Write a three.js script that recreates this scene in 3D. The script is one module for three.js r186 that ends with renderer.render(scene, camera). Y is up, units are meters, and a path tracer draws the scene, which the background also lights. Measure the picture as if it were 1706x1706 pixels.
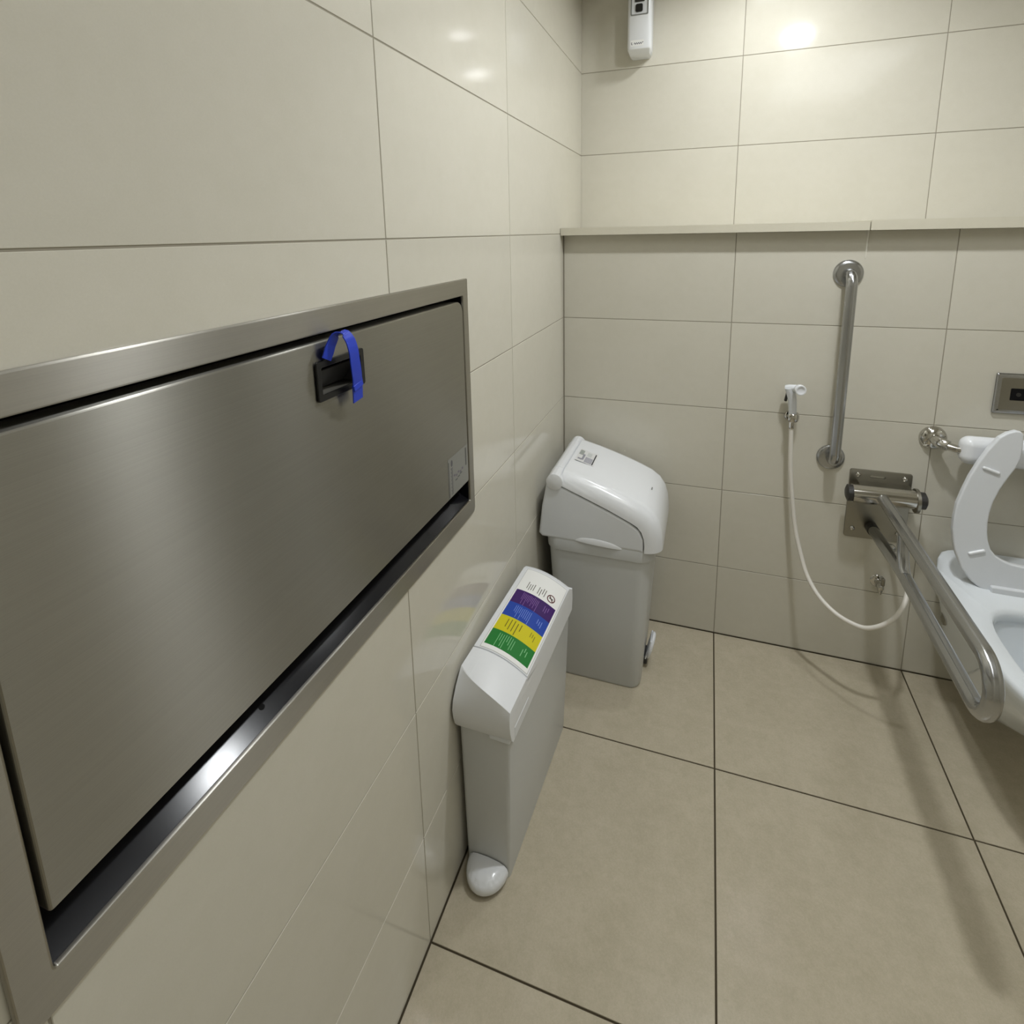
import * as THREE from 'three';
import { RoundedBoxGeometry } from 'three/addons/geometries/RoundedBoxGeometry.js';
import { mergeGeometries, toCreasedNormals, mergeVertices } from 'three/addons/utils/BufferGeometryUtils.js';
import { RectAreaLightUniformsLib } from 'three/addons/lights/RectAreaLightUniformsLib.js';

// ------------------------------------------------------------------ camera, exposure, lamps
const scene = new THREE.Scene();
scene.background = new THREE.Color(0x000000);
const F = 927.16, PX = 858.17, PY = 573.77, SIZE = 1706;
const camera = new THREE.PerspectiveCamera(2 * Math.atan(SIZE / 2 / F) * 180 / Math.PI, 1, 0.02, 30);
camera.rotation.order = 'YXZ';
camera.rotation.set(-0.19677, 0.3358, -0.01957);
camera.position.set(0.4962, 1.4795, 1.9657);
camera.setViewOffset(SIZE, SIZE, SIZE / 2 - PX, SIZE / 2 - PY, SIZE, SIZE);
scene.add(camera);
const renderer = new THREE.WebGLRenderer({ antialias: true });
renderer.toneMapping = THREE.LinearToneMapping;
renderer.toneMappingExposure = 2.8;
renderer.shadowMap.enabled = true;
RectAreaLightUniformsLib.init();

const CEIL = 2.4, ROOM_X = 2.15, ROOM_Z = 2.75, BACK = -0.292;
const LAMPS = [            // ceiling downlights: x, z, radiance, where it hangs
  [0.67, 0.08, 56, 'round recessed ceiling downlight closest to the upper back wall'],
  [0.855, 0.715, 185, 'round recessed ceiling downlight over the floor between bins and toilet'],
];
const PANEL = [1.15, 1.62, 0.6, 1.2, 0.80];   // the ceiling panel light behind the camera: x, z, width, length, radiance
const LAMP_COLOR = 0xfafdff;

// ------------------------------------------------------------------ helpers
let seed = 7;
const rnd = () => (seed = (seed * 16807) % 2147483647) / 2147483647;
const V = (x, y, z) => new THREE.Vector3(x, y, z);
const taken = {};
const numbered = n => { const k = taken[n] = (taken[n] ?? -1) + 1; return k ? `${n}_${String(k).padStart(3, '0')}` : n; };
function mesh(name, geo, mat, parent) {
  const m = new THREE.Mesh(geo, mat); m.name = name; m.castShadow = m.receiveShadow = true;
  parent.add(m); return m;
}
function thing(name, label, category, group) {
  const g = new THREE.Group(); g.name = numbered(name); g.userData = { label, category };
  if (group) g.userData.group = group;
  scene.add(g); return g;
}
function structure(name, label) {
  const g = new THREE.Group(); g.name = numbered(name); g.userData = { kind: 'structure', label, category: name.split('_')[0] };
  scene.add(g); return g;
}
function seat(g, x, y, z) {                 // children were built in room coordinates: move the group's origin to the thing's base
  for (const c of g.children) c.position.sub(V(x, y, z));
  g.position.add(V(x, y, z)); return g;
}
const smooth = pts => new THREE.CatmullRomCurve3(pts, false, 'centripetal');
function tube(pts, r, seg = 48, rad = 16, curve) { return new THREE.TubeGeometry(curve ?? smooth(pts), seg, r, rad, false); }
function filletPath(pts, r) {               // straight runs with rounded corners
  const path = new THREE.CurvePath();
  let prev = pts[0];
  for (let i = 1; i < pts.length - 1; i++) {
    const a = pts[i - 1].clone().sub(pts[i]).normalize(), b = pts[i + 1].clone().sub(pts[i]).normalize();
    const k = Math.tan((Math.PI - a.angleTo(b)) / 2) * r;
    const p = pts[i].clone().addScaledVector(a, k), q = pts[i].clone().addScaledVector(b, k);
    path.add(new THREE.LineCurve3(prev, p));
    const h = 4 / 3 * Math.tan((Math.PI - a.angleTo(b)) / 4) * r;
    path.add(new THREE.CubicBezierCurve3(p, p.clone().addScaledVector(a, -h), q.clone().addScaledVector(b, -h), q));
    prev = q;
  }
  path.add(new THREE.LineCurve3(prev, pts[pts.length - 1]));
  return path;
}
function sweep(pts, bend, r, seg = 90, rad = 18) {
  const path = filletPath(pts, bend), list = [];
  for (const c of path.curves) {
    const n = c.isLineCurve3 ? 3 : 9;
    for (let i = list.length ? 1 : 0; i <= n; i++) list.push(c.getPoint(i / n));
  }
  return capped(list, r, rad);
}
function capped(list, r, rad = 18) {        // a round rod through the listed points with closed ends
  const pos = [], idx = [], up = V(0, 0, 0); let nrm = null;
  const T = list.map((p, i) => list[Math.min(i + 1, list.length - 1)].clone().sub(list[Math.max(i - 1, 0)]).normalize());
  list.forEach((p, i) => {
    if (!nrm) { up.set(Math.abs(T[i].y) > 0.9 ? 1 : 0, Math.abs(T[i].y) > 0.9 ? 0 : 1, 0); nrm = up.cross(T[i]).normalize(); }
    nrm.addScaledVector(T[i], -nrm.dot(T[i])).normalize();
    const b = T[i].clone().cross(nrm), rr = typeof r === 'function' ? r(i / (list.length - 1)) : r;
    for (let k = 0; k < rad; k++) {
      const a = k / rad * 2 * Math.PI, q = p.clone().addScaledVector(nrm, Math.cos(a) * rr).addScaledVector(b, Math.sin(a) * rr);
      pos.push(q.x, q.y, q.z);
    }
  });
  for (let i = 0; i < list.length - 1; i++) for (let k = 0; k < rad; k++) {
    const a = i * rad + k, b = i * rad + (k + 1) % rad, c = a + rad, d = b + rad;
    idx.push(a, b, c, b, d, c);
  }
  const n = pos.length / 3; pos.push(...list[0].toArray(), ...list[list.length - 1].toArray());
  for (let k = 0; k < rad; k++) { idx.push(n, (k + 1) % rad, k); const o = (list.length - 1) * rad; idx.push(n + 1, o + k, o + (k + 1) % rad); }
  return finish(pos, idx, 0.7);
}
function finish(pos, idx, crease = 0.6) {
  let g = new THREE.BufferGeometry(); g.setAttribute('position', new THREE.Float32BufferAttribute(pos, 3)); g.setIndex(idx);
  g = toCreasedNormals(g, crease);
  const p = g.attributes.position, uv = [];
  for (let i = 0; i < p.count; i++) uv.push(p.getX(i) + p.getZ(i), p.getY(i));
  g.setAttribute('uv', new THREE.Float32BufferAttribute(uv, 2));
  return g;
}
function grid(rows, { closed = false, capA = false, capB = false, crease = 0.6 } = {}) {   // rows of Vector3, all the same length
  const m = rows[0].length, pos = [], idx = [];
  for (const r of rows) for (const p of r) pos.push(p.x, p.y, p.z);
  for (let i = 0; i < rows.length - 1; i++) for (let k = 0; k < (closed ? m : m - 1); k++) {
    const a = i * m + k, b = i * m + (k + 1) % m, c = a + m, d = b + m;
    idx.push(a, b, c, b, d, c);
  }
  const fan = (o, flip) => {
    const c = V(0, 0, 0); for (let k = 0; k < m; k++) c.add(V(pos[3 * (o + k)], pos[3 * (o + k) + 1], pos[3 * (o + k) + 2])); c.divideScalar(m);
    const n = pos.length / 3; pos.push(c.x, c.y, c.z);
    for (let k = 0; k < m; k++) flip ? idx.push(n, o + (k + 1) % m, o + k) : idx.push(n, o + k, o + (k + 1) % m);
  };
  if (capA) fan(0, true);
  if (capB) fan((rows.length - 1) * m, false);
  return finish(pos, idx, crease);
}
function rect(x0, x1, z0, z1, r, y, n = 5) {  // a rounded rectangle seen from above
  const out = [];
  for (const [cx, cz, a0] of [[x1 - r, z1 - r, 0], [x0 + r, z1 - r, 1], [x0 + r, z0 + r, 2], [x1 - r, z0 + r, 3]])
    for (let k = 0; k <= n; k++) { const a = (a0 + k / n) * Math.PI / 2; out.push(V(cx + r * Math.cos(a), y, cz + r * Math.sin(a))); }
  return out.reverse();
}
function polygon(pts) { const s = new THREE.Shape(); pts.forEach(([x, y], i) => i ? s.lineTo(x, y) : s.moveTo(x, y)); s.closePath(); return s; }
function roundedShape(x0, x1, y0, y1, r, path = new THREE.Shape()) {
  const [a, b, c, d] = Array.isArray(r) ? r : [r, r, r, r];   // bottom left, bottom right, top right, top left
  path.moveTo(x0 + a, y0); path.lineTo(x1 - b, y0); if (b) path.absarc(x1 - b, y0 + b, b, -Math.PI / 2, 0);
  path.lineTo(x1, y1 - c); if (c) path.absarc(x1 - c, y1 - c, c, 0, Math.PI / 2);
  path.lineTo(x0 + d, y1); if (d) path.absarc(x0 + d, y1 - d, d, Math.PI / 2, Math.PI);
  path.lineTo(x0, y0 + a); if (a) path.absarc(x0 + a, y0 + a, a, Math.PI, 1.5 * Math.PI);
  return path;
}
function plate(shape, z0, z1, bevel = 0.001, seg = 1, curve = 8) {   // extruded, its bevelled faces lying at z0 and z1, outline kept
  const g = new THREE.ExtrudeGeometry(shape, { depth: z1 - z0 - 2 * bevel, bevelEnabled: bevel > 0, bevelThickness: bevel, bevelSize: bevel, bevelOffset: -bevel, bevelSegments: seg, curveSegments: curve });
  return g.translate(0, 0, z0 + bevel);
}
const lathe = (pts, seg = 40) => new THREE.LatheGeometry(pts.map(([r, y]) => new THREE.Vector2(r, y)), seg);
const onLeft = g => g.rotateY(Math.PI / 2);             // plate drawn as (-z, y) -> left wall, facing +x
const outward = g => g.rotateX(Math.PI / 2);            // lathe about y -> about z, facing +z

// ------------------------------------------------------------------ textures and materials
function noiseTexture(n, fn, color = true) {
  const d = new Uint8Array(n * n * 4);
  for (let j = 0; j < n; j++) for (let i = 0; i < n; i++) {
    const c = fn(i / n, j / n), o = 4 * (j * n + i);
    for (let k = 0; k < 3; k++) d[o + k] = Math.max(0, Math.min(255, c[k] ?? c[0]));
    d[o + 3] = 255;
  }
  const t = new THREE.DataTexture(d, n, n); t.wrapS = t.wrapT = THREE.RepeatWrapping; t.magFilter = THREE.LinearFilter; t.minFilter = THREE.LinearMipmapLinearFilter; t.generateMipmaps = true;
  if (color) t.colorSpace = THREE.SRGBColorSpace;
  t.needsUpdate = true; return t;
}
function lattice(n) {                       // tileable value noise
  const a = Array.from({ length: n * n }, rnd);
  return (u, v) => {
    const x = u * n, y = v * n, i = Math.floor(x), j = Math.floor(y), f = x - i, g = y - j, s = f * f * (3 - 2 * f), t = g * g * (3 - 2 * g);
    const at = (p, q) => a[((q % n) + n) % n * n + ((p % n) + n) % n];
    return (at(i, j) * (1 - s) + at(i + 1, j) * s) * (1 - t) + (at(i, j + 1) * (1 - s) + at(i + 1, j + 1) * s) * t;
  };
}
const n8 = lattice(8), n32 = lattice(32), n128 = lattice(128);
const ceramicMap = noiseTexture(512, (u, v) => { const k = (n8(u, v) - 0.5) * 2 + (n32(u, v) - 0.5) * 2 + (rnd() - 0.5) * 3; return [248 + k, 248 + k, 247 + k * 1.3]; });
const floorMap = noiseTexture(512, (u, v) => { const k = (n8(u, v) - 0.5) * 8 + (n32(u, v) - 0.5) * 8 + (n128(u, v) - 0.5) * 8 + (rnd() - 0.5) * 10; return [244 + k, 243 + k, 240 + k * 1.2]; });
const brushMap = (() => {                   // fine brushing lines running along u
  const rows = Array.from({ length: 512 }, rnd), soft = lattice(16);
  return noiseTexture(512, (u, v) => { const k = (rows[Math.floor(v * 512)] - 0.5) * 7 + (soft(u, v) - 0.5) * 3; return [244 + k, 244 + k, 243 + k]; });
})();
brushMap.repeat.set(1.5, 6);
ceramicMap.repeat.set(2, 2); floorMap.repeat.set(2.2, 2.2);
const std = o => new THREE.MeshStandardMaterial(o), phys = o => new THREE.MeshPhysicalMaterial(o);
const M = {
  wallTiles: [0xd9d5c8, 0xd7d3c6, 0xdbd7ca].map(color => phys({ color, map: ceramicMap, roughness: 0.1, specularIntensity: 0.7 })),
  floorTiles: [0xc4bba7, 0xc2b9a5, 0xc6bda9].map(color => phys({ color, map: floorMap, roughness: 0.2, specularIntensity: 0.8 })),
  wallGrout: std({ color: 0x9b9586, roughness: 0.9 }),
  floorGrout: std({ color: 0x4d4433, roughness: 0.95 }),
  ledge: std({ color: 0xd8d3c2, map: ceramicMap, roughness: 0.2 }),
  ceiling: std({ color: 0xe6e4de, roughness: 0.95 }),
  steel: phys({ color: 0xa6a49d, metalness: 1, roughness: 0.33, map: brushMap, anisotropy: 1.0, anisotropyRotation: Math.PI / 2 }),
  frameSteel: phys({ color: 0xb4b1aa, metalness: 1, roughness: 0.36, map: brushMap, anisotropy: 0.95, anisotropyRotation: Math.PI / 2 }),
  satin: std({ color: 0xb4b5b6, metalness: 1, roughness: 0.24 }),
  chrome: std({ color: 0xc9c7c2, metalness: 1, roughness: 0.1 }),
  plateSteel: std({ color: 0x9c998f, metalness: 1, roughness: 0.34 }),
  black: std({ color: 0x111112, roughness: 0.3 }),
  liner: phys({ color: 0x141417, roughness: 0.15, specularIntensity: 0.3 }),
  hole: std({ color: 0x050505, roughness: 1 }),
  darkGrey: std({ color: 0x2c2b29, roughness: 0.4 }),
  blue: std({ color: 0x2440c4, roughness: 0.45 }),
  white: std({ color: 0xdfe2e6, roughness: 0.28 }),
  bright: std({ color: 0xe6e8eb, roughness: 0.2 }),
  lid: std({ color: 0xe6e8eb, roughness: 0.42 }),
  binGrey: std({ color: 0xcbcdcd, roughness: 0.35 }),
  ceramic: std({ color: 0xe4e9ed, roughness: 0.08 }),
  water: phys({ color: 0xf4f8f8, roughness: 0.02, transmission: 1, thickness: 0.03, ior: 1.33 }),
  hose: std({ color: 0xe8e4dc, roughness: 0.4 }),
  trim: std({ color: 0xf0efec, roughness: 0.4 }),
  glow: std({ color: 0xffffff, emissive: LAMP_COLOR, emissiveIntensity: 6, roughness: 0.5 }),
  sealant: std({ color: 0xe4e1d6, roughness: 0.5 }),
  window: std({ color: 0x8f9290, roughness: 0.15, metalness: 0.2 }),
};
function canvasTexture(w, h, draw) {
  const c = document.createElement('canvas'); c.width = w; c.height = h; const x = c.getContext('2d'); draw(x, w, h);
  const t = new THREE.CanvasTexture(c); t.colorSpace = THREE.SRGBColorSpace; t.magFilter = THREE.LinearFilter; return t;
}

// ------------------------------------------------------------------ the room shell
// Every wall is drawn flat (x, y) with its tile faces at z = 0, then turned into place. Tiles carry their own bevelled edges; grout lies 2.5 mm behind.
const tileShapes = new Map();
function tileGeo(w, h, gap) {
  const k = [w, h, gap].map(v => v.toFixed(4)).join();
  if (!tileShapes.has(k)) tileShapes.set(k, plate(polygon([[gap, gap], [w - gap, gap], [w - gap, h - gap], [gap, h - gap]]), -0.0035, 0, 0.0006));
  return tileShapes.get(k);
}
function tiles(parent, xs, ys, mats, gap, hole) {
  for (let j = 0; j < ys.length - 1; j++) for (let i = 0; i < xs.length - 1; i++) {
    let [x0, x1, y0, y1] = [xs[i], xs[i + 1], ys[j], ys[j + 1]], geo = null;
    if (hole && hole[0] < x1 && hole[1] > x0 && hole[2] < y1 && hole[3] > y0) {
      const [a, b, c, d] = hole, fullX = a <= x0 && b >= x1, fullY = c <= y0 && d >= y1;
      if (fullX && fullY) continue;
      if (fullX) { if (c > y0) y1 = c + gap; else y0 = d - gap; }
      else if (fullY) { if (a > x0) x1 = a + gap; else x0 = b - gap; }
      else {                                // the opening takes a corner out of the tile
        const g = gap, lx = a > x0 ? a : b, keepLeft = a > x0, ly = c > y0 ? c : d, keepLow = c > y0;
        const [X0, X1, Y0, Y1] = [g, x1 - x0 - g, g, y1 - y0 - g], cx = lx - x0, cy = ly - y0;
        const p = keepLow ? (keepLeft ? [[X0, Y0], [X1, Y0], [X1, cy], [cx, cy], [cx, Y1], [X0, Y1]] : [[X0, Y0], [X1, Y0], [X1, Y1], [cx, Y1], [cx, cy], [X0, cy]])
          : (keepLeft ? [[X0, Y0], [cx, Y0], [cx, cy], [X1, cy], [X1, Y1], [X0, Y1]] : [[cx, Y0], [X1, Y0], [X1, Y1], [X0, Y1], [X0, cy], [cx, cy]]);
        geo = plate(polygon(p), -0.0035, 0, 0.0006);
      }
    }
    if (x1 - x0 < 0.012 || y1 - y0 < 0.012) continue;
    mesh('tile', geo ?? tileGeo(x1 - x0, y1 - y0, gap), mats[Math.floor(rnd() * mats.length)], parent).position.set(x0, y0, 0);
  }
}
const box = (x0, x1, y0, y1, z0, z1) => new THREE.BoxGeometry(x1 - x0, y1 - y0, z1 - z0).translate((x0 + x1) / 2, (y0 + y1) / 2, (z0 + z1) / 2);
const H0 = 0.2743, rows = [0.002, ...[0, 1, 2, 3, 4, 5, 6].map(k => H0 + 0.3 * k), CEIL - 0.002];
const ZB = 0.5677, CX = 0.575, WG = 0.0012, FG = 0.0021, T = 0.12;
const GR = -0.0011, LEDGE0 = 1.469, LEDGE1 = 1.4945;
const HOLE = [-1.772, -0.880, 0.868, 1.368];   // the recess of the changing station, as (-z, y)

const floor = structure('floor', 'beige square floor tiles with dark grey joints');
mesh('grout_bed', box(-T, ROOM_X + T, -ROOM_Z - T, 0.4, -0.1, -0.0035), M.floorGrout, floor);
tiles(floor, [0.001, CX, CX + 0.6, CX + 1.2, ROOM_X - 0.001], [-ROOM_Z + 0.002, -(ZB + 1.8), -(ZB + 1.2), -(ZB + 0.6), -ZB, -0.001], M.floorTiles, FG);
floor.rotation.x = -Math.PI / 2;

const left = structure('wall_left', 'cream rectangular wall tiles holding the changing station');
{
  const [a, b, c, d] = HOLE, f = GR;
  mesh('grout_bed', mergeGeometries([box(-ROOM_Z - T, a, 0, CEIL, -T, f), box(b, -BACK + T, 0, CEIL, -T, f), box(a, b, 0, c, -T, f), box(a, b, d, CEIL, -T, f), box(a, b, c, d, -T, -0.1)]), M.wallGrout, left);
  const low = rows.slice(0, 6), high = rows.slice(5);
  tiles(left, [-ROOM_Z, -(ZB + 1.8), -(ZB + 1.2), -(ZB + 0.6), -ZB, -0.001], low, M.wallTiles, WG, HOLE);
  tiles(left, [-ROOM_Z, -(ZB + 1.8), -(ZB + 1.2), -(ZB + 0.6), -ZB, -BACK + 0.0015], high, M.wallTiles, WG);
}
left.rotation.y = Math.PI / 2;

const backLow = structure('wall_back_lower', 'cream tiled boxed-in wall below the ledge, behind the toilet');
mesh('grout_bed', box(-0.002, ROOM_X, 0, LEDGE0, BACK, GR), M.wallGrout, backLow);
tiles(backLow, [0.002, CX, CX + 0.6, CX + 1.2, ROOM_X], [...rows.slice(0, 5), LEDGE0 + 0.0005], M.wallTiles, WG);
const backUp = structure('wall_back_upper', 'cream tiled wall set back above the ledge');
mesh('grout_bed', box(-T, ROOM_X + T, 0, CEIL, -T, GR), M.wallGrout, backUp);
tiles(backUp, [-0.0015, CX, CX + 0.6, CX + 1.2, ROOM_X], [LEDGE1, ...rows.slice(6)], M.wallTiles, WG);
backUp.position.z = BACK;

const right = structure('wall_right', 'cream tiled wall out of view to the right');
mesh('grout_bed', box(BACK - T, ROOM_Z + T, 0, CEIL, -T, GR), M.wallGrout, right);
tiles(right, [BACK + 0.002, ZB, ZB + 0.6, ZB + 1.2, ZB + 1.8, ROOM_Z], rows, M.wallTiles, WG);
right.rotation.y = -Math.PI / 2; right.position.x = ROOM_X;
const front = structure('wall_front', 'cream tiled wall behind the camera');
mesh('grout_bed', box(-ROOM_X - T, T, 0, CEIL, -T, GR), M.wallGrout, front);
tiles(front, [-ROOM_X, -CX - 1.2, -CX - 0.6, -CX, -0.002], rows, M.wallTiles, WG);
front.rotation.y = Math.PI; front.position.z = ROOM_Z;

const ceiling = structure('ceiling', 'plain white ceiling');
{
  const s = polygon([[-T, BACK - T], [ROOM_X + T, BACK - T], [ROOM_X + T, ROOM_Z + T], [-T, ROOM_Z + T]]);
  for (const [x, z] of LAMPS) s.holes.push(new THREE.Path().absarc(x, z, 0.063, 0, 2 * Math.PI, true));
  mesh('ceiling_board', new THREE.ExtrudeGeometry(s, { depth: 0.12, bevelEnabled: false, curveSegments: 24 }).rotateX(Math.PI / 2).translate(0, CEIL + 0.12, 0), M.ceiling, ceiling);
}

const ledge = structure('trim_1', 'narrow cream tile ledge running along the back wall');
const ledgeProfile = (dy) => polygon([[BACK, LEDGE0], [0.046, LEDGE0], [0.046, LEDGE1 + dy], [BACK, LEDGE1 + dy]]);
for (const [x0, x1, dy] of [[0.001, 0.9385, 0], [0.9405, ROOM_X - 0.001, 0.004]])
  mesh('ledge_slab', plate(ledgeProfile(dy), 0, x1 - x0, 0.0015, 2).rotateY(-Math.PI / 2).translate(x1, 0, 0), M.ledge, ledge);
mesh('sealant_run', capped([V(0.945, 1.468, 0.002), V(0.945, 1.43, 0.0012), V(0.944, 1.385, 0.0006)], t => 0.0026 - 0.0012 * t, 8), M.sealant, ledge);

// ------------------------------------------------------------------ ceiling lamps
for (const [x, z, radiance, label] of LAMPS) {
  const g = thing('ceiling_downlight', label, 'lamp', 'ceiling downlights');
  mesh('trim_ring', lathe([[0.062, 0.05], [0.056, 0.045], [0.056, 0.004], [0.06, -0.002], [0.078, -0.006], [0.08, 0], [0.062, 0], [0.062, 0.05]], 48), M.trim, g);
  mesh('lamp_diffuser', new THREE.CylinderGeometry(0.0555, 0.0555, 0.004, 48).translate(0, 0.012, 0), M.glow, g);
  g.position.set(x, CEIL, z);
  const l = new THREE.RectAreaLight(LAMP_COLOR, radiance, 0.09, 0.09);
  l.name = 'downlight_glow'; l.position.set(x, CEIL + 0.006, z); l.lookAt(x, 0, z); scene.add(l);
}

{
  const [x, z, w, h, radiance] = PANEL, g = thing('ceiling_panel_light', 'large flat white rectangular ceiling panel light near the camera', 'lamp');
  const s = roundedShape(-w / 2 - 0.02, w / 2 + 0.02, -h / 2 - 0.02, h / 2 + 0.02, 0.003);
  s.holes.push(roundedShape(-w / 2, w / 2, -h / 2, h / 2, 0.001, new THREE.Path()));
  mesh('panel_frame', plate(s, 0, 0.02, 0.002, 2).rotateX(Math.PI / 2), M.trim, g);
  mesh('lamp_diffuser', new THREE.BoxGeometry(w, 0.004, h).translate(0, -0.010, 0), std({ color: 0xffffff, emissive: LAMP_COLOR, emissiveIntensity: 0.3, roughness: 0.5 }), g);
  g.position.set(x, CEIL, z);
  const l = new THREE.RectAreaLight(LAMP_COLOR, radiance, w, h);
  l.name = 'panel_glow'; l.position.set(x, CEIL - 0.0125, z); l.lookAt(x, 0, z); l.rotation.set(-Math.PI / 2, 0, 0); scene.add(l);
}

// ------------------------------------------------------------------ baby changing station recessed in the left wall
{
  const g = thing('changing_station', 'folded stainless steel baby changing station recessed in the left wall', 'changing table');
  const O = [0.866, 1.790, 0.846, 1.387], I = [0.891, 1.760, 0.885, 1.352];   // z0, z1, y0, y1
  const s = roundedShape(-O[1], -O[0], O[2], O[3], [0.004, 0.012, 0.003, 0.004]);
  s.holes.push(roundedShape(-I[1], -I[0], I[2], I[3], 0.003, new THREE.Path()));
  mesh('frame', onLeft(plate(s, 0, 0.0065, 0.0022, 3)), M.frameSteel, g);
  const q = [-I[1], -I[0], I[2], I[3]], w = 0.002, d = -0.085;
  mesh('recess_apron', box(-0.0375, 0.0375, -0.001, 0.001, 1, 1 + I[1] - I[0]).rotateZ(-Math.atan(0.695)).translate(-0.0295, I[2] + 0.0215, I[0] - 1), M.liner, g).userData.label = 'sloping glossy black lower edge of the recess';
  mesh('recess_liner', onLeft(mergeGeometries([box(q[0] - w, q[1] + w, q[2] - w, q[2], d, 0.0005), box(q[0] - w, q[1] + w, q[3], q[3] + w, d, 0.0005), box(q[0] - w, q[0], q[2], q[3], d, 0.0005), box(q[1], q[1] + w, q[2], q[3], d, 0.0005), box(q[0] - w, q[1] + w, q[2] - w, q[3] + w, d - w, d)])), M.liner, g);
  const p = roundedShape(-1.755, -0.894, 0.935, 1.342, [0.004, 0.006, 0.026, 0.02]);
  const hz0 = 1.265, hz1 = 1.373, hy0 = 1.260, hy1 = 1.3155;
  p.holes.push(roundedShape(-hz1 + 0.006, -hz0 - 0.006, hy0 + 0.006, hy1 - 0.006, 0.003, new THREE.Path()));
  mesh('door_panel', onLeft(plate(p, -0.03, 0.006, 0.0025, 3, 10)), M.steel, g);
  const h = roundedShape(-hz1, -hz0, hy0, hy1, 0.004);
  h.holes.push(roundedShape(-hz1 + 0.009, -hz0 - 0.009, hy0 + 0.009, hy1 - 0.009, 0.003, new THREE.Path()));
  const handle = mesh('pull_handle', onLeft(plate(h, 0.006, 0.0095, 0.001, 2)), M.black, g);
  const a = [-hz1 + 0.0065, -hz0 - 0.0065, hy0 + 0.0065, hy1 - 0.0065];
  mesh('recess_tray', onLeft(mergeGeometries([
    box(a[0], a[0] + 0.002, a[2], a[3], -0.026, 0.006), box(a[1] - 0.002, a[1], a[2], a[3], -0.026, 0.006), box(a[0], a[1], a[3] - 0.002, a[3], -0.026, 0.006),
  ].map(x => { x = x.index ? x.toNonIndexed() : x; x.deleteAttribute('uv'); return x; }).concat((() => { const b = box(a[0], a[1], -0.001, 0.001, -0.020, 0.020).toNonIndexed(); b.deleteAttribute('uv'); return b.rotateX(-0.95).translate(0, (a[2] + a[3]) / 2 - 0.004, -0.0135); })()))), M.darkGrey, handle);
  const tx = canvasTexture(256, 256, (c, W, H) => {
    c.fillStyle = '#8b8b85'; c.fillRect(0, 0, W, H);
    c.fillStyle = '#4c4a48'; c.fillRect(4, 20, 9, H - 24); c.fillRect(W - 34, 16, 16, 120);
    c.fillStyle = '#55545a'; c.beginPath(); c.ellipse(46, 40, 12, 22, 0, 0, 7); c.fill();
    for (let k = 0; k < 22; k++) c.fillRect(32 + (k % 3) * 4, 70 + k * 8, 24 - (k % 3) * 5, 5);
    c.fillStyle = '#6a6470'; for (let k = 0; k < 5; k++) c.fillRect(66 + k * 26, 126 + (k % 2) * 10, 20, 14);
    c.fillStyle = '#4f5350'; for (let k = 0; k < 3; k++) c.fillRect(84 + k * 30, 168 - k * 8, 30, 8);
  });
  mesh('instruction_sticker', onLeft(plate(roundedShape(-0.997, -0.899, 0.938, 1.024, 0.002), 0.006, 0.0064, 0)), std({ map: tx, roughness: 0.35, metalness: 0.3 }), g).userData.label = 'faded grey sticker with small print';
  { const u = g.children[g.children.length - 1].geometry, P = u.attributes.position, uv = u.attributes.uv; for (let i = 0; i < P.count; i++) uv.setXY(i, (0.997 - P.getZ(i)) / 0.098, (P.getY(i) - 0.938) / 0.086); }
  mesh('drain_hole', new THREE.CylinderGeometry(0.004, 0.004, 0.001, 16).rotateZ(-Math.atan(0.695)).translate(-0.0145, I[2] + 0.0121, 1.505), M.hole, g);
  seat(g, 0, O[2], (O[0] + O[1]) / 2);
}
// the blue strap looped over the edge of the folded table
{
  const pts = [V(0.0105, 1.3165, 1.353), V(0.0115, 1.323, 1.350), V(0.013, 1.336, 1.343), V(0.018, 1.349, 1.336), V(0.025, 1.350, 1.330), V(0.031, 1.341, 1.327), V(0.033, 1.325, 1.323), V(0.031, 1.305, 1.318), V(0.026, 1.282, 1.309), V(0.021, 1.262, 1.303), V(0.018, 1.244, 1.300)];
  const c = smooth(pts), n = 40, A = [], B = [];
  const ring = i => {
    const p = c.getPoint(i / n), t = c.getTangent(i / n), w = V(0.0, 0.02, 1).addScaledVector(t, -t.z).normalize(), o = t.clone().cross(w).normalize();
    const hw = i > 33 ? 0.0112 : 0.0102, th = 0.0008;
    return [p.clone().addScaledVector(w, hw).addScaledVector(o, th), p.clone().addScaledVector(w, -hw).addScaledVector(o, th), p.clone().addScaledVector(w, -hw).addScaledVector(o, -th), p.clone().addScaledVector(w, hw).addScaledVector(o, -th)];
  };
  const g = thing('strap', 'blue plastic strap looped over the handle of the changing station', 'strap');
  mesh('band', grid(Array.from({ length: n + 1 }, (_, i) => ring(i)), { closed: true, capA: true, capB: true, crease: 0.9 }), M.blue, g);
  mesh('clasp', new RoundedBoxGeometry(0.0045, 0.009, 0.0225, 2, 0.001).rotateX(0.25).translate(0.0225, 1.268, 1.3045), M.blue, g);
  seat(g, 0.0085, 1.244, 1.30);
}

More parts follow.
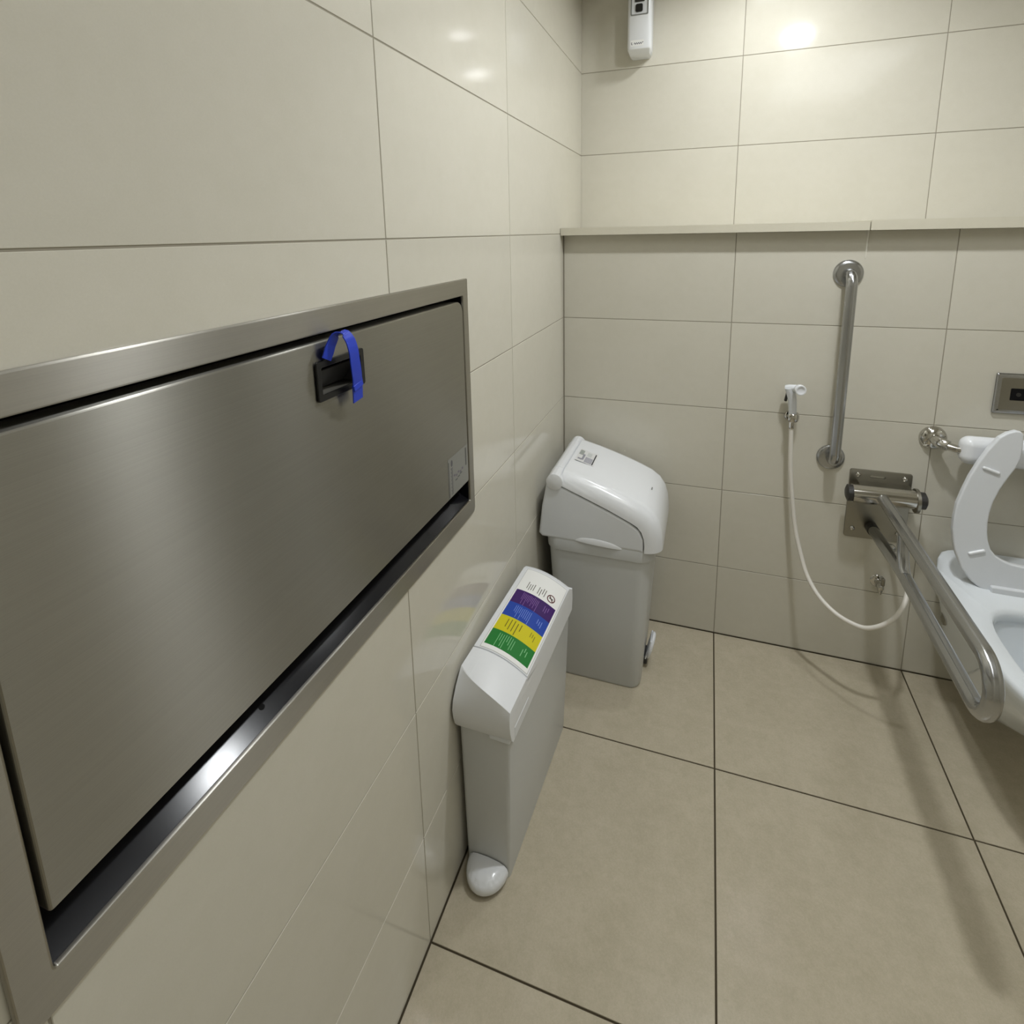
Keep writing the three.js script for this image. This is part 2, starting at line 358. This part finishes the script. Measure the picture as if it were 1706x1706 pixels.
// ------------------------------------------------------------------ slim sanitary bin against the left wall
{
  const g = thing('slim_bin', 'slim white sanitary bin with colour striped label on its lid', 'bin');
  const body = [[0, 0.014, 0.121, 0.560, 1.000], [0.01, 0.013, 0.122, 0.558, 1.001], [0.2, 0.012, 0.129, 0.552, 1.005], [0.425, 0.011, 0.136, 0.545, 1.010]];
  mesh('body', grid(body.map(([y, a, b, c, d]) => rect(a, b, c, d, 0.010, y)), { closed: true, capA: true, capB: true }), M.binGrey, g);
  const X = w => 0.008 + 0.134 * w, Y = w => 0.526 - 0.043 * w + 0.013 * 4 * w * (1 - w), ZF = w => 0.983 + 0.038 * (1 - (1 - w) ** 3), ZM = w => 1.030 - 0.004 * w;
  const profile = w => {
    const y = Y(w), zf = ZF(w), zm = ZM(w), x = X(w), b = 0.540;
    const at = [[b + 0.006, 0.398], [b, 0.43], [b + 0.002, 0.465], [b + 0.010, y - 0.018], [b + 0.024, y - 0.006], [b + 0.042, y], [0.70, y], [0.80, y], [0.9150, y], [0.9156, y - 0.004], [0.9182, y - 0.004], [0.9188, y],
      [zf - 0.003, y], [zf, y - 0.0012], [zf + (zm - zf) * 0.55, y - (y - 0.46) * 0.4], [zm - (zm - zf) * 0.08, y - (y - 0.46) * 0.8], [zm, 0.452], [zm - 0.003, 0.43], [zm - 0.009, 0.41], [zm - 0.018, 0.397]];
    return at.map(([z, yy]) => V(x, yy, z));
  };
  const N = 14, lid = Array.from({ length: N + 1 }, (_, i) => profile(i / N));
  const side = 0.003;                       // rounded long edges
  const shrink = (row, dx, dy) => row.map(p => V(p.x + dx, p.y > 0.47 ? p.y - dy : p.y, p.z));
  const lidRows = [shrink(lid[0], -0.0005, 0.006), ...lid.slice(0), shrink(lid[N], 0.0005, 0.006)];
  mesh('lid', grid(lidRows, { closed: true, capA: true, capB: true, crease: 0.45 }), M.lid, g);
  mesh('latch_tab', new RoundedBoxGeometry(0.05, 0.014, 0.04, 2, 0.004).translate(0.112, 0.399, 0.995), M.white, g);
  mesh('side_grip', new RoundedBoxGeometry(0.006, 0.03, 0.09, 2, 0.0028).translate(0.1405, 0.412, 0.955), M.white, g);
  const tx = canvasTexture(512, 1024, (c, W, H) => {
    c.fillStyle = '#f1f1ef'; c.fillRect(0, 0, W, H);
    c.strokeStyle = '#b9b9b6'; c.lineWidth = 5; c.strokeRect(2, 2, W - 4, H - 4);
    const cols = ['#3c1763', '#1c44a8', '#d3c81c', '#1f7a33'], t0 = 300, hh = 170;
    c.fillStyle = '#77736f'; let s = 5; const r = () => (s = (s * 16807) % 2147483647) / 2147483647;
    for (let k = 0; k < 4; k++) c.fillRect(110 + k * 26, 165 + r() * 30, 9, 75 + r() * 25);
    for (let k = 0; k < 4; k++) c.fillRect(245 + k * 26, 160 + r() * 30, 9, 70 + r() * 30);
    c.strokeStyle = '#5e3436'; c.lineWidth = 11; c.beginPath(); c.arc(405, 225, 40, 0, 7); c.stroke(); c.beginPath(); c.moveTo(378, 198); c.lineTo(432, 252); c.stroke();
    c.fillStyle = '#4a4545'; c.fillRect(382, 218, 46, 12);
    cols.forEach((col, k) => {
      const y = t0 + k * hh; c.fillStyle = col; c.fillRect(20, y, W - 40, hh);
      c.fillStyle = ['#8a63a8', '#7f9be0', '#6a6414', '#8fcf98'][k];
      const n = [12, 10, 5, 8][k], gap = [17, 20, 38, 24][k];
      for (let m = 0; m < n; m++) { const l = 60 + r() * 85; c.fillRect(120 + m * gap, y + 15 + r() * 20, k === 2 ? 9 : 5, l); }
      for (let m = 0; m < 3; m++) c.fillRect(385 + m * 22, y + 30 + r() * 30, 6, 35 + r() * 40);
    });
  });
  const w0 = 0.10, w1 = 0.985, z0 = 0.585, z1 = 0.912, lab = [];
  for (let i = 0; i <= 12; i++) lab.push(Array.from({ length: 3 }, (_, j) => { const w = w0 + (w1 - w0) * i / 12; return V(X(w), Y(w) + 0.0005, z0 + (z1 - z0) * j / 2); }));
  const lg = grid(lab, { crease: 1 }), P = lg.attributes.position, uv = lg.attributes.uv;
  for (let i = 0; i < P.count; i++) uv.setXY(i, (P.getX(i) - X(w0)) / (X(w1) - X(w0)), 1 - (P.getZ(i) - z0) / (z1 - z0));
  mesh('striped_label', lg, std({ map: tx, roughness: 0.22, side: THREE.DoubleSide }), g).userData.label = 'paper label striped purple, blue, yellow and green';
  // half-round foot pedal
  const ped = [];
  for (const [k, y] of [[0.93, 0.010], [1, 0.015], [1, 0.025], [0.94, 0.034], [0.80, 0.040], [0.55, 0.044], [0.02, 0.046]])
    ped.push(Array.from({ length: 25 }, (_, i) => { const a = Math.PI * i / 24; return V(0.070 - Math.cos(a) * 0.050 * (k < 0.1 ? k : 0.2 * k + 0.8 * Math.min(1, k)), y, 1.004 + Math.sin(a) * 0.060 * k); }));
  mesh('foot_pedal', grid(ped, { closed: true, capA: true, capB: true, crease: 0.7 }), M.bright, g);
  seat(g, 0.012, 0, 1.0);
  g.rotation.y = -0.045;
}

// ------------------------------------------------------------------ large pedal bin in the corner
{
  const g = thing('pedal_bin', 'large white pedal bin with sloping hood standing in the corner', 'bin');
  mesh('body', grid([[0, 0.070, 0.340, 0.070, 0.355, 0.034], [0.012, 0.066, 0.344, 0.066, 0.360, 0.036], [0.25, 0.050, 0.357, 0.055, 0.365, 0.04], [0.47, 0.036, 0.369, 0.046, 0.371, 0.044]].map(([y, a, b, c, d, r]) => rect(a, b, c, d, r, y, 6)), { closed: true, capA: true, capB: true, crease: 0.5 }), M.binGrey, g);
  mesh('rim', grid([[0.468, 0.034, 0.371], [0.472, 0.031, 0.375], [0.505, 0.030, 0.378], [0.516, 0.033, 0.375]].map(([y, a, b]) => rect(a, b, 0.041, b + 0.001, 0.046, y, 6)), { closed: true, capA: true, capB: true }), M.binGrey, g);
  const hood = polygon([[0.011, 0.522], [0.022, 0.511], [0.345, 0.510], [0.346, 0.552], [0.332, 0.582], [0.305, 0.601], [0.24, 0.631], [0.095, 0.690], [0.060, 0.704], [0.038, 0.70], [0.022, 0.62]]);
  mesh('hood', plate(hood, 0.034, 0.379, 0.008, 4), M.white, g);
  // curved flap: from the crease on each side up and over
  const top = [[0.088, 0.736], [0.10, 0.734], [0.15, 0.7215], [0.20, 0.7065], [0.25, 0.690], [0.30, 0.671], [0.340, 0.653], [0.368, 0.632], [0.386, 0.605], [0.396, 0.572], [0.400, 0.540], [0.401, 0.510]];
  const cre = [[0.082, 0.698], [0.095, 0.693], [0.15, 0.6715], [0.20, 0.6515], [0.24, 0.635], [0.28, 0.6165], [0.305, 0.605], [0.325, 0.594], [0.338, 0.578], [0.346, 0.556], [0.348, 0.535], [0.348, 0.509]];
  const rowsF = [], cols = 8;
  const line = (k, z) => top.map(([x, y], i) => V(cre[i][0] + (x - cre[i][0]) * k, cre[i][1] + (y - cre[i][1]) * k, z));
  for (let i = 0; i <= cols; i++) { const a = i / cols * Math.PI / 2; rowsF.push(line(Math.sin(a), 0.334 + 0.0462 * Math.cos(a))); }
  for (let i = 0; i <= cols; i++) { const a = (1 - i / cols) * Math.PI / 2; rowsF.push(line(Math.sin(a), 0.079 - 0.048 * Math.cos(a))); }
  const shell = rowsF.map(r => [...r]);
  mesh('lid_flap', grid(shell, { crease: 0.9 }), Object.assign(M.bright.clone(), { side: THREE.DoubleSide }), g);
  mesh('hinge_bar', capped([V(0.066, 0.7085, 0.386), V(0.066, 0.7085, 0.384), V(0.066, 0.7085, 0.33), V(0.066, 0.7085, 0.08), V(0.066, 0.7085, 0.034)], t => t === 0 ? 0.022 : 0.0265, 28), M.bright, g);
  for (const z of [0.322, 0.093]) mesh('hinge_seam', new THREE.TorusGeometry(0.0262, 0.0012, 8, 32).translate(0.066, 0.7085, z), M.white, g);
  const grip = new THREE.SphereGeometry(1, 28, 14, 0, 2 * Math.PI, 0, Math.PI / 2).scale(0.076, 0.020, 0.007).rotateZ(-0.05).translate(0.205, 0.512, 0.377);
  mesh('side_grip', grip, M.bright, g);
  mesh('lock_mark', new RoundedBoxGeometry(0.004, 0.003, 0.014, 2, 0.001).rotateZ(-0.42).translate(0.352, 0.6475, 0.212), M.window, g);
  const tx = canvasTexture(256, 256, (c, W, H) => {
    c.fillStyle = '#d9d9d9'; c.fillRect(0, 0, W, H);
    c.fillStyle = '#9ba09c'; c.fillRect(10, 20, 60, 100); c.fillStyle = '#8f8f9a'; c.fillRect(70, 90, 28, 120); c.fillRect(20, 190, 60, 28);
    c.fillStyle = '#9a9aa6'; c.fillRect(115, 130, 100, 110); c.fillStyle = '#c4c8c6'; c.fillRect(120, 30, 60, 80); c.fillStyle = '#34363c'; c.fillRect(222, 12, 16, 232);
    c.fillStyle = '#c9c9cc'; for (let k = 0; k < 8; k++) c.fillRect(122, 140 + k * 12, 84, 3);
  });
  const st = new THREE.BoxGeometry(0.064, 0.0006, 0.098).rotateZ(-0.30).translate(0.133, 0.7275, 0.205);
  mesh('rating_sticker', st, std({ map: tx, roughness: 0.4 }), g);
  // looped foot pedal on the front
  mesh('foot_pedal', (() => {
    const loop = Array.from({ length: 33 }, (_, i) => { const a = i / 32 * 2 * Math.PI; return V(0.365 + 0.010 * Math.sin(a), 0.072 + 0.040 * Math.sin(a), 0.225 + 0.034 * Math.cos(a)); });
    return new THREE.TubeGeometry(new THREE.CatmullRomCurve3(loop.slice(0, 32), true), 48, 0.0065, 10, true);
  })(), M.bright, g);
  mesh('pedal_plate', new RoundedBoxGeometry(0.005, 0.074, 0.062, 2, 0.002).rotateZ(-0.24).translate(0.359, 0.072, 0.225), M.white, g);
  mesh('pedal_slot', new RoundedBoxGeometry(0.03, 0.03, 0.06, 2, 0.004).translate(0.341, 0.030, 0.225), M.darkGrey, g);
  seat(g, 0.2, 0, 0.21);
}

// ------------------------------------------------------------------ vertical grab bar
{
  const g = thing('grab_bar', 'vertical stainless steel grab bar on the back wall', 'grab bar');
  const x = 0.9025, z = 0.060;
  mesh('bar', sweep([V(x, 1.339, 0.004), V(x, 1.339, z), V(x, 0.738, z), V(x, 0.738, 0.004)], 0.034, 0.0158), M.satin, g);
  for (const y of [1.339, 0.738]) mesh('flange', outward(lathe([[0.0005, 0.012], [0.030, 0.012], [0.038, 0.009], [0.0415, 0.004], [0.042, 0]], 40)).translate(x, y, 0), M.satin, g);
  seat(g, x, 0.738, 0);
}

// ------------------------------------------------------------------ hand bidet sprayer, its holder and hose
{
  const h = thing('sprayer_holder', 'small chrome wall holder gripping the bidet sprayer', 'holder');
  const x = 0.774;
  mesh('wall_plate', outward(lathe([[0.0005, 0.010], [0.016, 0.010], [0.019, 0]], 28)).translate(x, 0.868, 0), M.chrome, h);
  mesh('clip', new THREE.TorusGeometry(0.0165, 0.0045, 10, 30, 4.6).rotateX(Math.PI / 2).rotateY(2.36).scale(1, 3.2, 1).translate(x, 0.877, 0.040), M.chrome, h);
  mesh('arm', outward(new THREE.CylinderGeometry(0.006, 0.006, 0.02, 14)).translate(x, 0.872, 0.016), M.chrome, h);
  seat(h, x, 0.868, 0);
  const g = thing('bidet_sprayer', 'white hand bidet sprayer with hanging looped hose on the back wall', 'sprayer');
  mesh('handle', capped([V(x, 0.862, 0.040), V(x, 0.880, 0.040), V(x - 0.001, 0.905, 0.041), V(x - 0.004, 0.935, 0.044), V(x - 0.010, 0.960, 0.046), V(x - 0.014, 0.976, 0.046)], t => 0.0105 + 0.0045 * t, 18), M.white, g);
  mesh('neck', capped([V(x - 0.025, 0.972, 0.040), V(x - 0.016, 0.974, 0.044), V(x, 0.977, 0.054), V(x + 0.010, 0.978, 0.066)], t => 0.010 + 0.002 * Math.sin(t * 3), 16), M.white, g);
  const head = mesh('spray_head', outward(lathe([[0.0005, 0.010], [0.010, 0.010], [0.0105, 0.013], [0.0155, 0.013], [0.0165, 0.011], [0.0165, -0.004], [0.012, -0.009], [0.0005, -0.009]], 28)), M.bright, g);
  head.rotation.set(-0.05, 0.15, 0); head.position.set(x + 0.011, 0.978, 0.071);
  mesh('trigger', new RoundedBoxGeometry(0.008, 0.034, 0.013, 2, 0.003).rotateZ(-0.18).translate(x - 0.0205, 0.944, 0.036), M.darkGrey, g);
  mesh('hose_nut', capped([V(x, 0.838, 0.039), V(x, 0.862, 0.040)], 0.0085, 12), M.chrome, g);
  mesh('hose', tube([V(0.773, 0.855, 0.039), V(0.782, 0.698, 0.037), V(0.794, 0.594, 0.04), V(0.809, 0.493, 0.05), V(0.827, 0.419, 0.07), V(0.849, 0.354, 0.1), V(0.88, 0.311, 0.135), V(0.92, 0.286, 0.17), V(0.955, 0.282, 0.2), V(0.992, 0.285, 0.22), V(1.028, 0.307, 0.23), V(1.062, 0.342, 0.23), V(1.089, 0.383, 0.21), V(1.107, 0.422, 0.165), V(1.116, 0.44, 0.11), V(1.11, 0.442, 0.05), V(1.1, 0.44, 0.02)], 0.0068, 140, 12), M.hose, g);
  seat(g, x, 0.862, 0.04);
  const c = thing('hose_connector', 'small chrome wall connection of the hose behind the fold-down rail', 'connector');
  mesh('wall_collar', outward(lathe([[0.0005, 0.008], [0.015, 0.008], [0.018, 0]], 24)).translate(1.100, 0.440, 0), M.chrome, c);
  mesh('nipple', outward(new THREE.CylinderGeometry(0.0085, 0.0085, 0.02, 14)).translate(1.100, 0.440, 0.014), M.chrome, c);
  seat(c, 1.1, 0.44, 0);
  const s = thing('stop_valve', 'little chrome stop valve on the wall low behind the rail', 'valve');
  const vx = 1.076, vy = 0.318;
  mesh('wall_rosette', outward(lathe([[0.0005, 0.006], [0.018, 0.006], [0.0225, 0]], 28)).translate(vx, vy, 0), M.chrome, s);
  mesh('valve_body', outward(lathe([[0.0005, 0.045], [0.007, 0.045], [0.009, 0.042], [0.009, 0.030], [0.0115, 0.028], [0.0115, 0.004]], 24)).translate(vx, vy, 0), M.chrome, s);
  mesh('outlet', capped([V(vx, vy, 0.022), V(vx + 0.004, vy - 0.022, 0.022), V(vx + 0.006, vy - 0.034, 0.022)], t => t > 0.9 ? 0.003 : 0.0075, 14), M.chrome, s);
  mesh('tap_lever', new RoundedBoxGeometry(0.010, 0.026, 0.010, 2, 0.003).translate(vx + 0.006, vy + 0.018, 0.034), M.plateSteel, s);
  seat(s, vx, vy, 0);
}

// ------------------------------------------------------------------ fold-down support rail
{
  const g = thing('fold_down_rail', 'stainless steel fold-down support rail beside the toilet', 'grab rail');
  const s = roundedShape(0.962, 1.136, 0.468, 0.707, 0.007);
  s.holes.push(roundedShape(1.020, 1.062, 0.682, 0.690, 0.003, new THREE.Path()));
  const pl = mesh('wall_plate', plate(s, 0, 0.007, 0.0012, 2), M.plateSteel, g);
  for (const [x, y] of [[0.985, 0.690], [1.115, 0.690], [0.984, 0.500], [1.114, 0.500]]) mesh('bolt_head', outward(lathe([[0.0005, 0.007], [0.005, 0.0062], [0.0075, 0.003], [0.008, 0]], 20)).translate(x, y, 0.007), M.chrome, pl);
  const hy = 0.652, hz = 0.072, x = 1.037;
  mesh('hinge_bracket', box(0.985, 1.128, hy - 0.018, hy + 0.018, 0.006, hz - 0.012), M.plateSteel, g);
  mesh('hinge_collar', capped([V(1.1275, hy - 0.004, hz - 0.004), V(1.136, hy - 0.004, hz - 0.004)], 0.037, 32), M.plateSteel, g);
  mesh('hinge_tube', capped([V(0.958, hy, hz), V(1.128, hy, hz)], 0.0285, 32), M.chrome, g);
  for (const [a, b] of [[0.958, 0.940], [1.136, 1.158]]) mesh('end_cap', capped([V(a, hy, hz), V((a + 3 * b) / 4, hy, hz), V(b, hy, hz)], t => t > 0.9 ? 0.016 : 0.026, 28), M.darkGrey, g);
  mesh('rail_tube', sweep([V(x, hy, hz + 0.01), V(x, 0.662, 0.838), V(x, 0.541, 0.828), V(x, 0.545, 0.33), V(x, 0.515, 0.035)], 0.057, 0.0165), M.satin, g);
  mesh('strut', capped([V(x, 0.652, 0.292), V(x, 0.60, 0.305), V(x, 0.560, 0.325), V(x, 0.547, 0.345)], 0.0148, 16), M.satin, g);
  mesh('rubber_stop', capped([V(x, 0.5125, 0.012), V(x, 0.5155, 0.042)], 0.0182, 20), M.darkGrey, g);
  seat(g, 1.049, 0.468, 0);
}

// ------------------------------------------------------------------ wall hung toilet
{
  const g = thing('toilet', 'white wall-hung ceramic toilet with its seat raised', 'toilet');
  const cx = 1.372, n = 72;
  const ringAt = (hw, zb, zf, cz, y, e = 5, lift = 0) => Array.from({ length: n }, (_, i) => {
    const a = i / n * 2 * Math.PI, c = Math.cos(a), s = Math.sin(a), p = s < 0 ? e : 2.15;
    const k = (Math.abs(c) ** p + Math.abs(s) ** p) ** (-1 / p), z = cz + (s < 0 ? cz - zb : zf - cz) * s * k;
    const t = Math.max(0, Math.min(1, (0.115 - z) / 0.08));
    return V(cx + hw * c * k, y + lift * t * t * (3 - 2 * t), z);
  });
  const R = [
    ringAt(0.085, 0.001, 0.20, 0.10, 0.105), ringAt(0.105, 0.001, 0.27, 0.14, 0.11), ringAt(0.120, 0.001, 0.36, 0.19, 0.15), ringAt(0.132, 0.001, 0.47, 0.25, 0.215), ringAt(0.150, 0.001, 0.585, 0.33, 0.295),
    ringAt(0.170, 0.001, 0.675, 0.39, 0.36, 5), ringAt(0.182, 0.001, 0.722, 0.42, 0.405, 5, 0.02), ringAt(0.185, 0.001, 0.735, 0.42, 0.428, 5, 0.035), ringAt(0.183, 0.003, 0.733, 0.42, 0.436, 5, 0.035), ringAt(0.177, 0.010, 0.727, 0.42, 0.4405, 5, 0.035),
    ringAt(0.138, 0.235, 0.692, 0.45, 0.4405, 3), ringAt(0.130, 0.243, 0.684, 0.45, 0.437, 3), ringAt(0.127, 0.247, 0.680, 0.45, 0.425, 3), ringAt(0.128, 0.245, 0.68, 0.45, 0.405, 3), ringAt(0.137, 0.24, 0.688, 0.45, 0.400, 3), ringAt(0.137, 0.24, 0.688, 0.45, 0.390, 3), ringAt(0.122, 0.255, 0.665, 0.45, 0.34, 2.6), ringAt(0.102, 0.275, 0.62, 0.44, 0.28, 2.4), ringAt(0.075, 0.30, 0.54, 0.41, 0.22, 2.2), ringAt(0.05, 0.33, 0.46, 0.39, 0.195, 2.1),
  ];
  mesh('bowl', grid(R.map(r => r.slice().reverse()), { closed: true, capA: true, capB: true, crease: 0.9 }), M.ceramic, g);
  mesh('water', grid([ringAt(0.084, 0.293, 0.565, 0.42, 0.238, 2.3), ringAt(0.02, 0.40, 0.44, 0.42, 0.2381, 2.2)].map(r => r.slice().reverse()), { closed: true, capB: true }), M.water, g);
  const cap = mesh('bolt_cap', lathe([[0.0005, 0.006], [0.009, 0.005], [0.0125, 0.001], [0.018, 0.001], [0.019, -0.006]], 24), M.plateSteel, g);
  cap.rotation.z = Math.PI / 2; cap.position.set(1.2215, 0.300, 0.125);
  cap.userData.label = 'dark metal fixing cap';
  // horseshoe seat standing up, its underside to the room
  const half = [[-0.029, 0.455], [-0.036, 0.463], [-0.047, 0.465], [-0.066, 0.457], [-0.084, 0.442], [-0.107, 0.405], [-0.127, 0.364], [-0.144, 0.322], [-0.157, 0.28], [-0.168, 0.238], [-0.172, 0.197], [-0.1725, 0.160], [-0.168, 0.125], [-0.163, 0.099], [-0.153, 0.073], [-0.144, 0.050], [-0.131, 0.031], [-0.117, 0.014], [-0.100, 0.001], [-0.085, -0.006], [-0.075, -0.008]];
  const inner = [[0.001, 0.0775], [-0.028, 0.081], [-0.047, 0.088], [-0.064, 0.098], [-0.078, 0.115], [-0.086, 0.139], [-0.090, 0.165], [-0.091, 0.192], [-0.089, 0.222], [-0.083, 0.255], [-0.070, 0.294], [-0.054, 0.329], [-0.040, 0.357], [-0.031, 0.384], [-0.028, 0.42]];
  const mir = l => l.map(([x, y]) => [-x, y]).reverse();
  const s = polygon([...half, ...mir(half), ...mir(inner).filter(p => p[0] > 0.002), ...inner]);
  const ring = mesh('toilet_seat', plate(s, -0.010, 0.010, 0.005, 4), M.white, g);
  ring.position.set(cx, 0.452, 0.168); ring.rotation.x = -0.1126;
  for (const [x, y, a] of [[-0.096, 0.346, -0.33], [-0.112, 0.104, 0.40], [0.096, 0.346, 0.33], [0.112, 0.104, -0.40]]) {
    const b = mesh('bumper', new THREE.CapsuleGeometry(0.0048, 0.034, 6, 12).rotateZ(Math.PI / 2), M.bright, ring);
    b.position.set(x, y, 0.0115); b.rotation.z = a;
  }
  mesh('hinge', new RoundedBoxGeometry(0.146, 0.024, 0.034, 3, 0.004).translate(cx, 0.4535, 0.1715), M.white, g);
  mesh('hinge_pin', capped([V(cx - 0.088, 0.458, 0.163), V(cx + 0.088, 0.458, 0.163)], 0.006, 14), M.binGrey, g);
  seat(g, cx, 0.105, 0);
}

// ------------------------------------------------------------------ padded back support
{
  const g = thing('back_support', 'white padded back rest on chrome arm behind raised toilet seat', 'back rest');
  for (const m of [1, -1]) {
    const X = x => 1.372 + m * (x - 1.372);
    mesh('wall_flange', outward(lathe([[0.0005, 0.022], [0.018, 0.021], [0.030, 0.014], [0.036, 0.006], [0.0375, 0]], 40)).translate(X(1.176), 0.834, 0), M.chrome, g);
    mesh('arm', capped([V(X(1.176), 0.834, 0.010), V(X(1.178), 0.834, 0.030), V(X(1.186), 0.832, 0.045), V(X(1.199), 0.829, 0.055)], 0.0165, 20), M.chrome, g);
    mesh('pivot_pin', capped([V(X(1.196), 0.829, 0.053), V(X(1.216), 0.825, 0.062), V(X(1.240), 0.822, 0.068)], 0.0115, 18), M.chrome, g);
  }
  mesh('pad', new RoundedBoxGeometry(0.300, 0.084, 0.056, 6, 0.0275).rotateX(-0.10).translate(1.372, 0.826, 0.064), M.bright, g);
  seat(g, 1.372, 0.834, 0);
}

// ------------------------------------------------------------------ flush plate with sensor
{
  const g = thing('flush_plate', 'square steel flush plate with black sensor window above the toilet', 'flush plate');
  const s = roundedShape(1.310, 1.436, 0.929, 1.051, 0.004);
  mesh('plate', plate(s, 0, 0.012, 0.007, 3), M.satin, g);
  mesh('field', plate(roundedShape(1.322, 1.424, 0.941, 1.039, 0.003), 0.0112, 0.0124, 0.0006), M.plateSteel, g);
  mesh('sensor_window', plate(roundedShape(1.347, 1.399, 0.972, 1.008, 0.002), 0.0125, 0.0135, 0.0004), M.liner, g);
  mesh('sensor_eye', outward(new THREE.CylinderGeometry(0.006, 0.006, 0.001, 18)).translate(1.366, 0.990, 0.0138), M.darkGrey, g);
  seat(g, 1.373, 0.929, 0);
}

// ------------------------------------------------------------------ air freshener dispenser
{
  const g = thing('air_freshener', 'narrow white air freshener dispenser high on the upper back wall', 'dispenser');
  const x0 = 0.183, x1 = 0.266, y0 = 2.098, y1 = 2.32, zb = BACK, zf = BACK + 0.088;
  const sec = (y, a, b, f, r) => rect(a, b, zb, f, r, y, 5);
  mesh('case', grid([sec(y0 + 0.002, x0 + 0.010, x1 - 0.010, zf - 0.030, 0.008), sec(y0 + 0.004, x0 + 0.006, x1 - 0.006, zf - 0.020, 0.012), sec(y0 + 0.016, x0 + 0.001, x1 - 0.001, zf - 0.003, 0.014), sec(y0 + 0.024, x0, x1, zf, 0.014), sec(y1 - 0.02, x0, x1, zf, 0.014), sec(y1, x0 + 0.006, x1 - 0.006, zf - 0.02, 0.012)], { closed: true, capA: true, capB: true, crease: 0.5 }), M.bright, g);
  mesh('window_frame', (() => { const s = roundedShape(x0 + 0.011, x1 - 0.011, 2.222, 2.300, 0.004); s.holes.push(roundedShape(x0 + 0.015, x1 - 0.015, 2.226, 2.296, 0.003, new THREE.Path())); return plate(s, zf - 0.001, zf + 0.0018, 0.0006); })(), M.window, g);
  mesh('window_panel', plate(roundedShape(x0 + 0.0155, x1 - 0.0155, 2.2265, 2.2955, 0.003), zf - 0.0005, zf + 0.0005, 0), M.white, g);
  mesh('spray_nozzle', plate(roundedShape(0.211, 0.236, 2.232, 2.258, 0.006), zf + 0.0004, zf + 0.004, 0.001, 2), M.black, g);
  mesh('nozzle_hood', plate(roundedShape(0.208, 0.242, 2.264, 2.286, 0.003), zf + 0.0004, zf + 0.003, 0.001, 2), M.darkGrey, g);
  const tx = canvasTexture(256, 96, (c, W, H) => {
    c.fillStyle = '#ececea'; c.fillRect(0, 0, W, H); c.strokeStyle = '#565662'; c.lineWidth = 13; c.lineCap = 'round';
    c.beginPath(); c.arc(46, 48, 26, -2.6, 2.2, true); c.stroke();
    c.lineWidth = 10; c.beginPath(); c.moveTo(72, 60); for (let k = 0; k < 9; k++) c.lineTo(82 + k * 18, k % 2 ? 66 : 42); c.lineTo(246, 40); c.stroke();
  });
  const lm = mesh('maker_mark', new THREE.PlaneGeometry(0.046, 0.02), std({ map: tx, roughness: 0.3 }), g); lm.position.set(0.2185, 2.1325, zf + 0.0004);
  seat(g, (x0 + x1) / 2, y0, zb);
}

renderer.render(scene, camera);
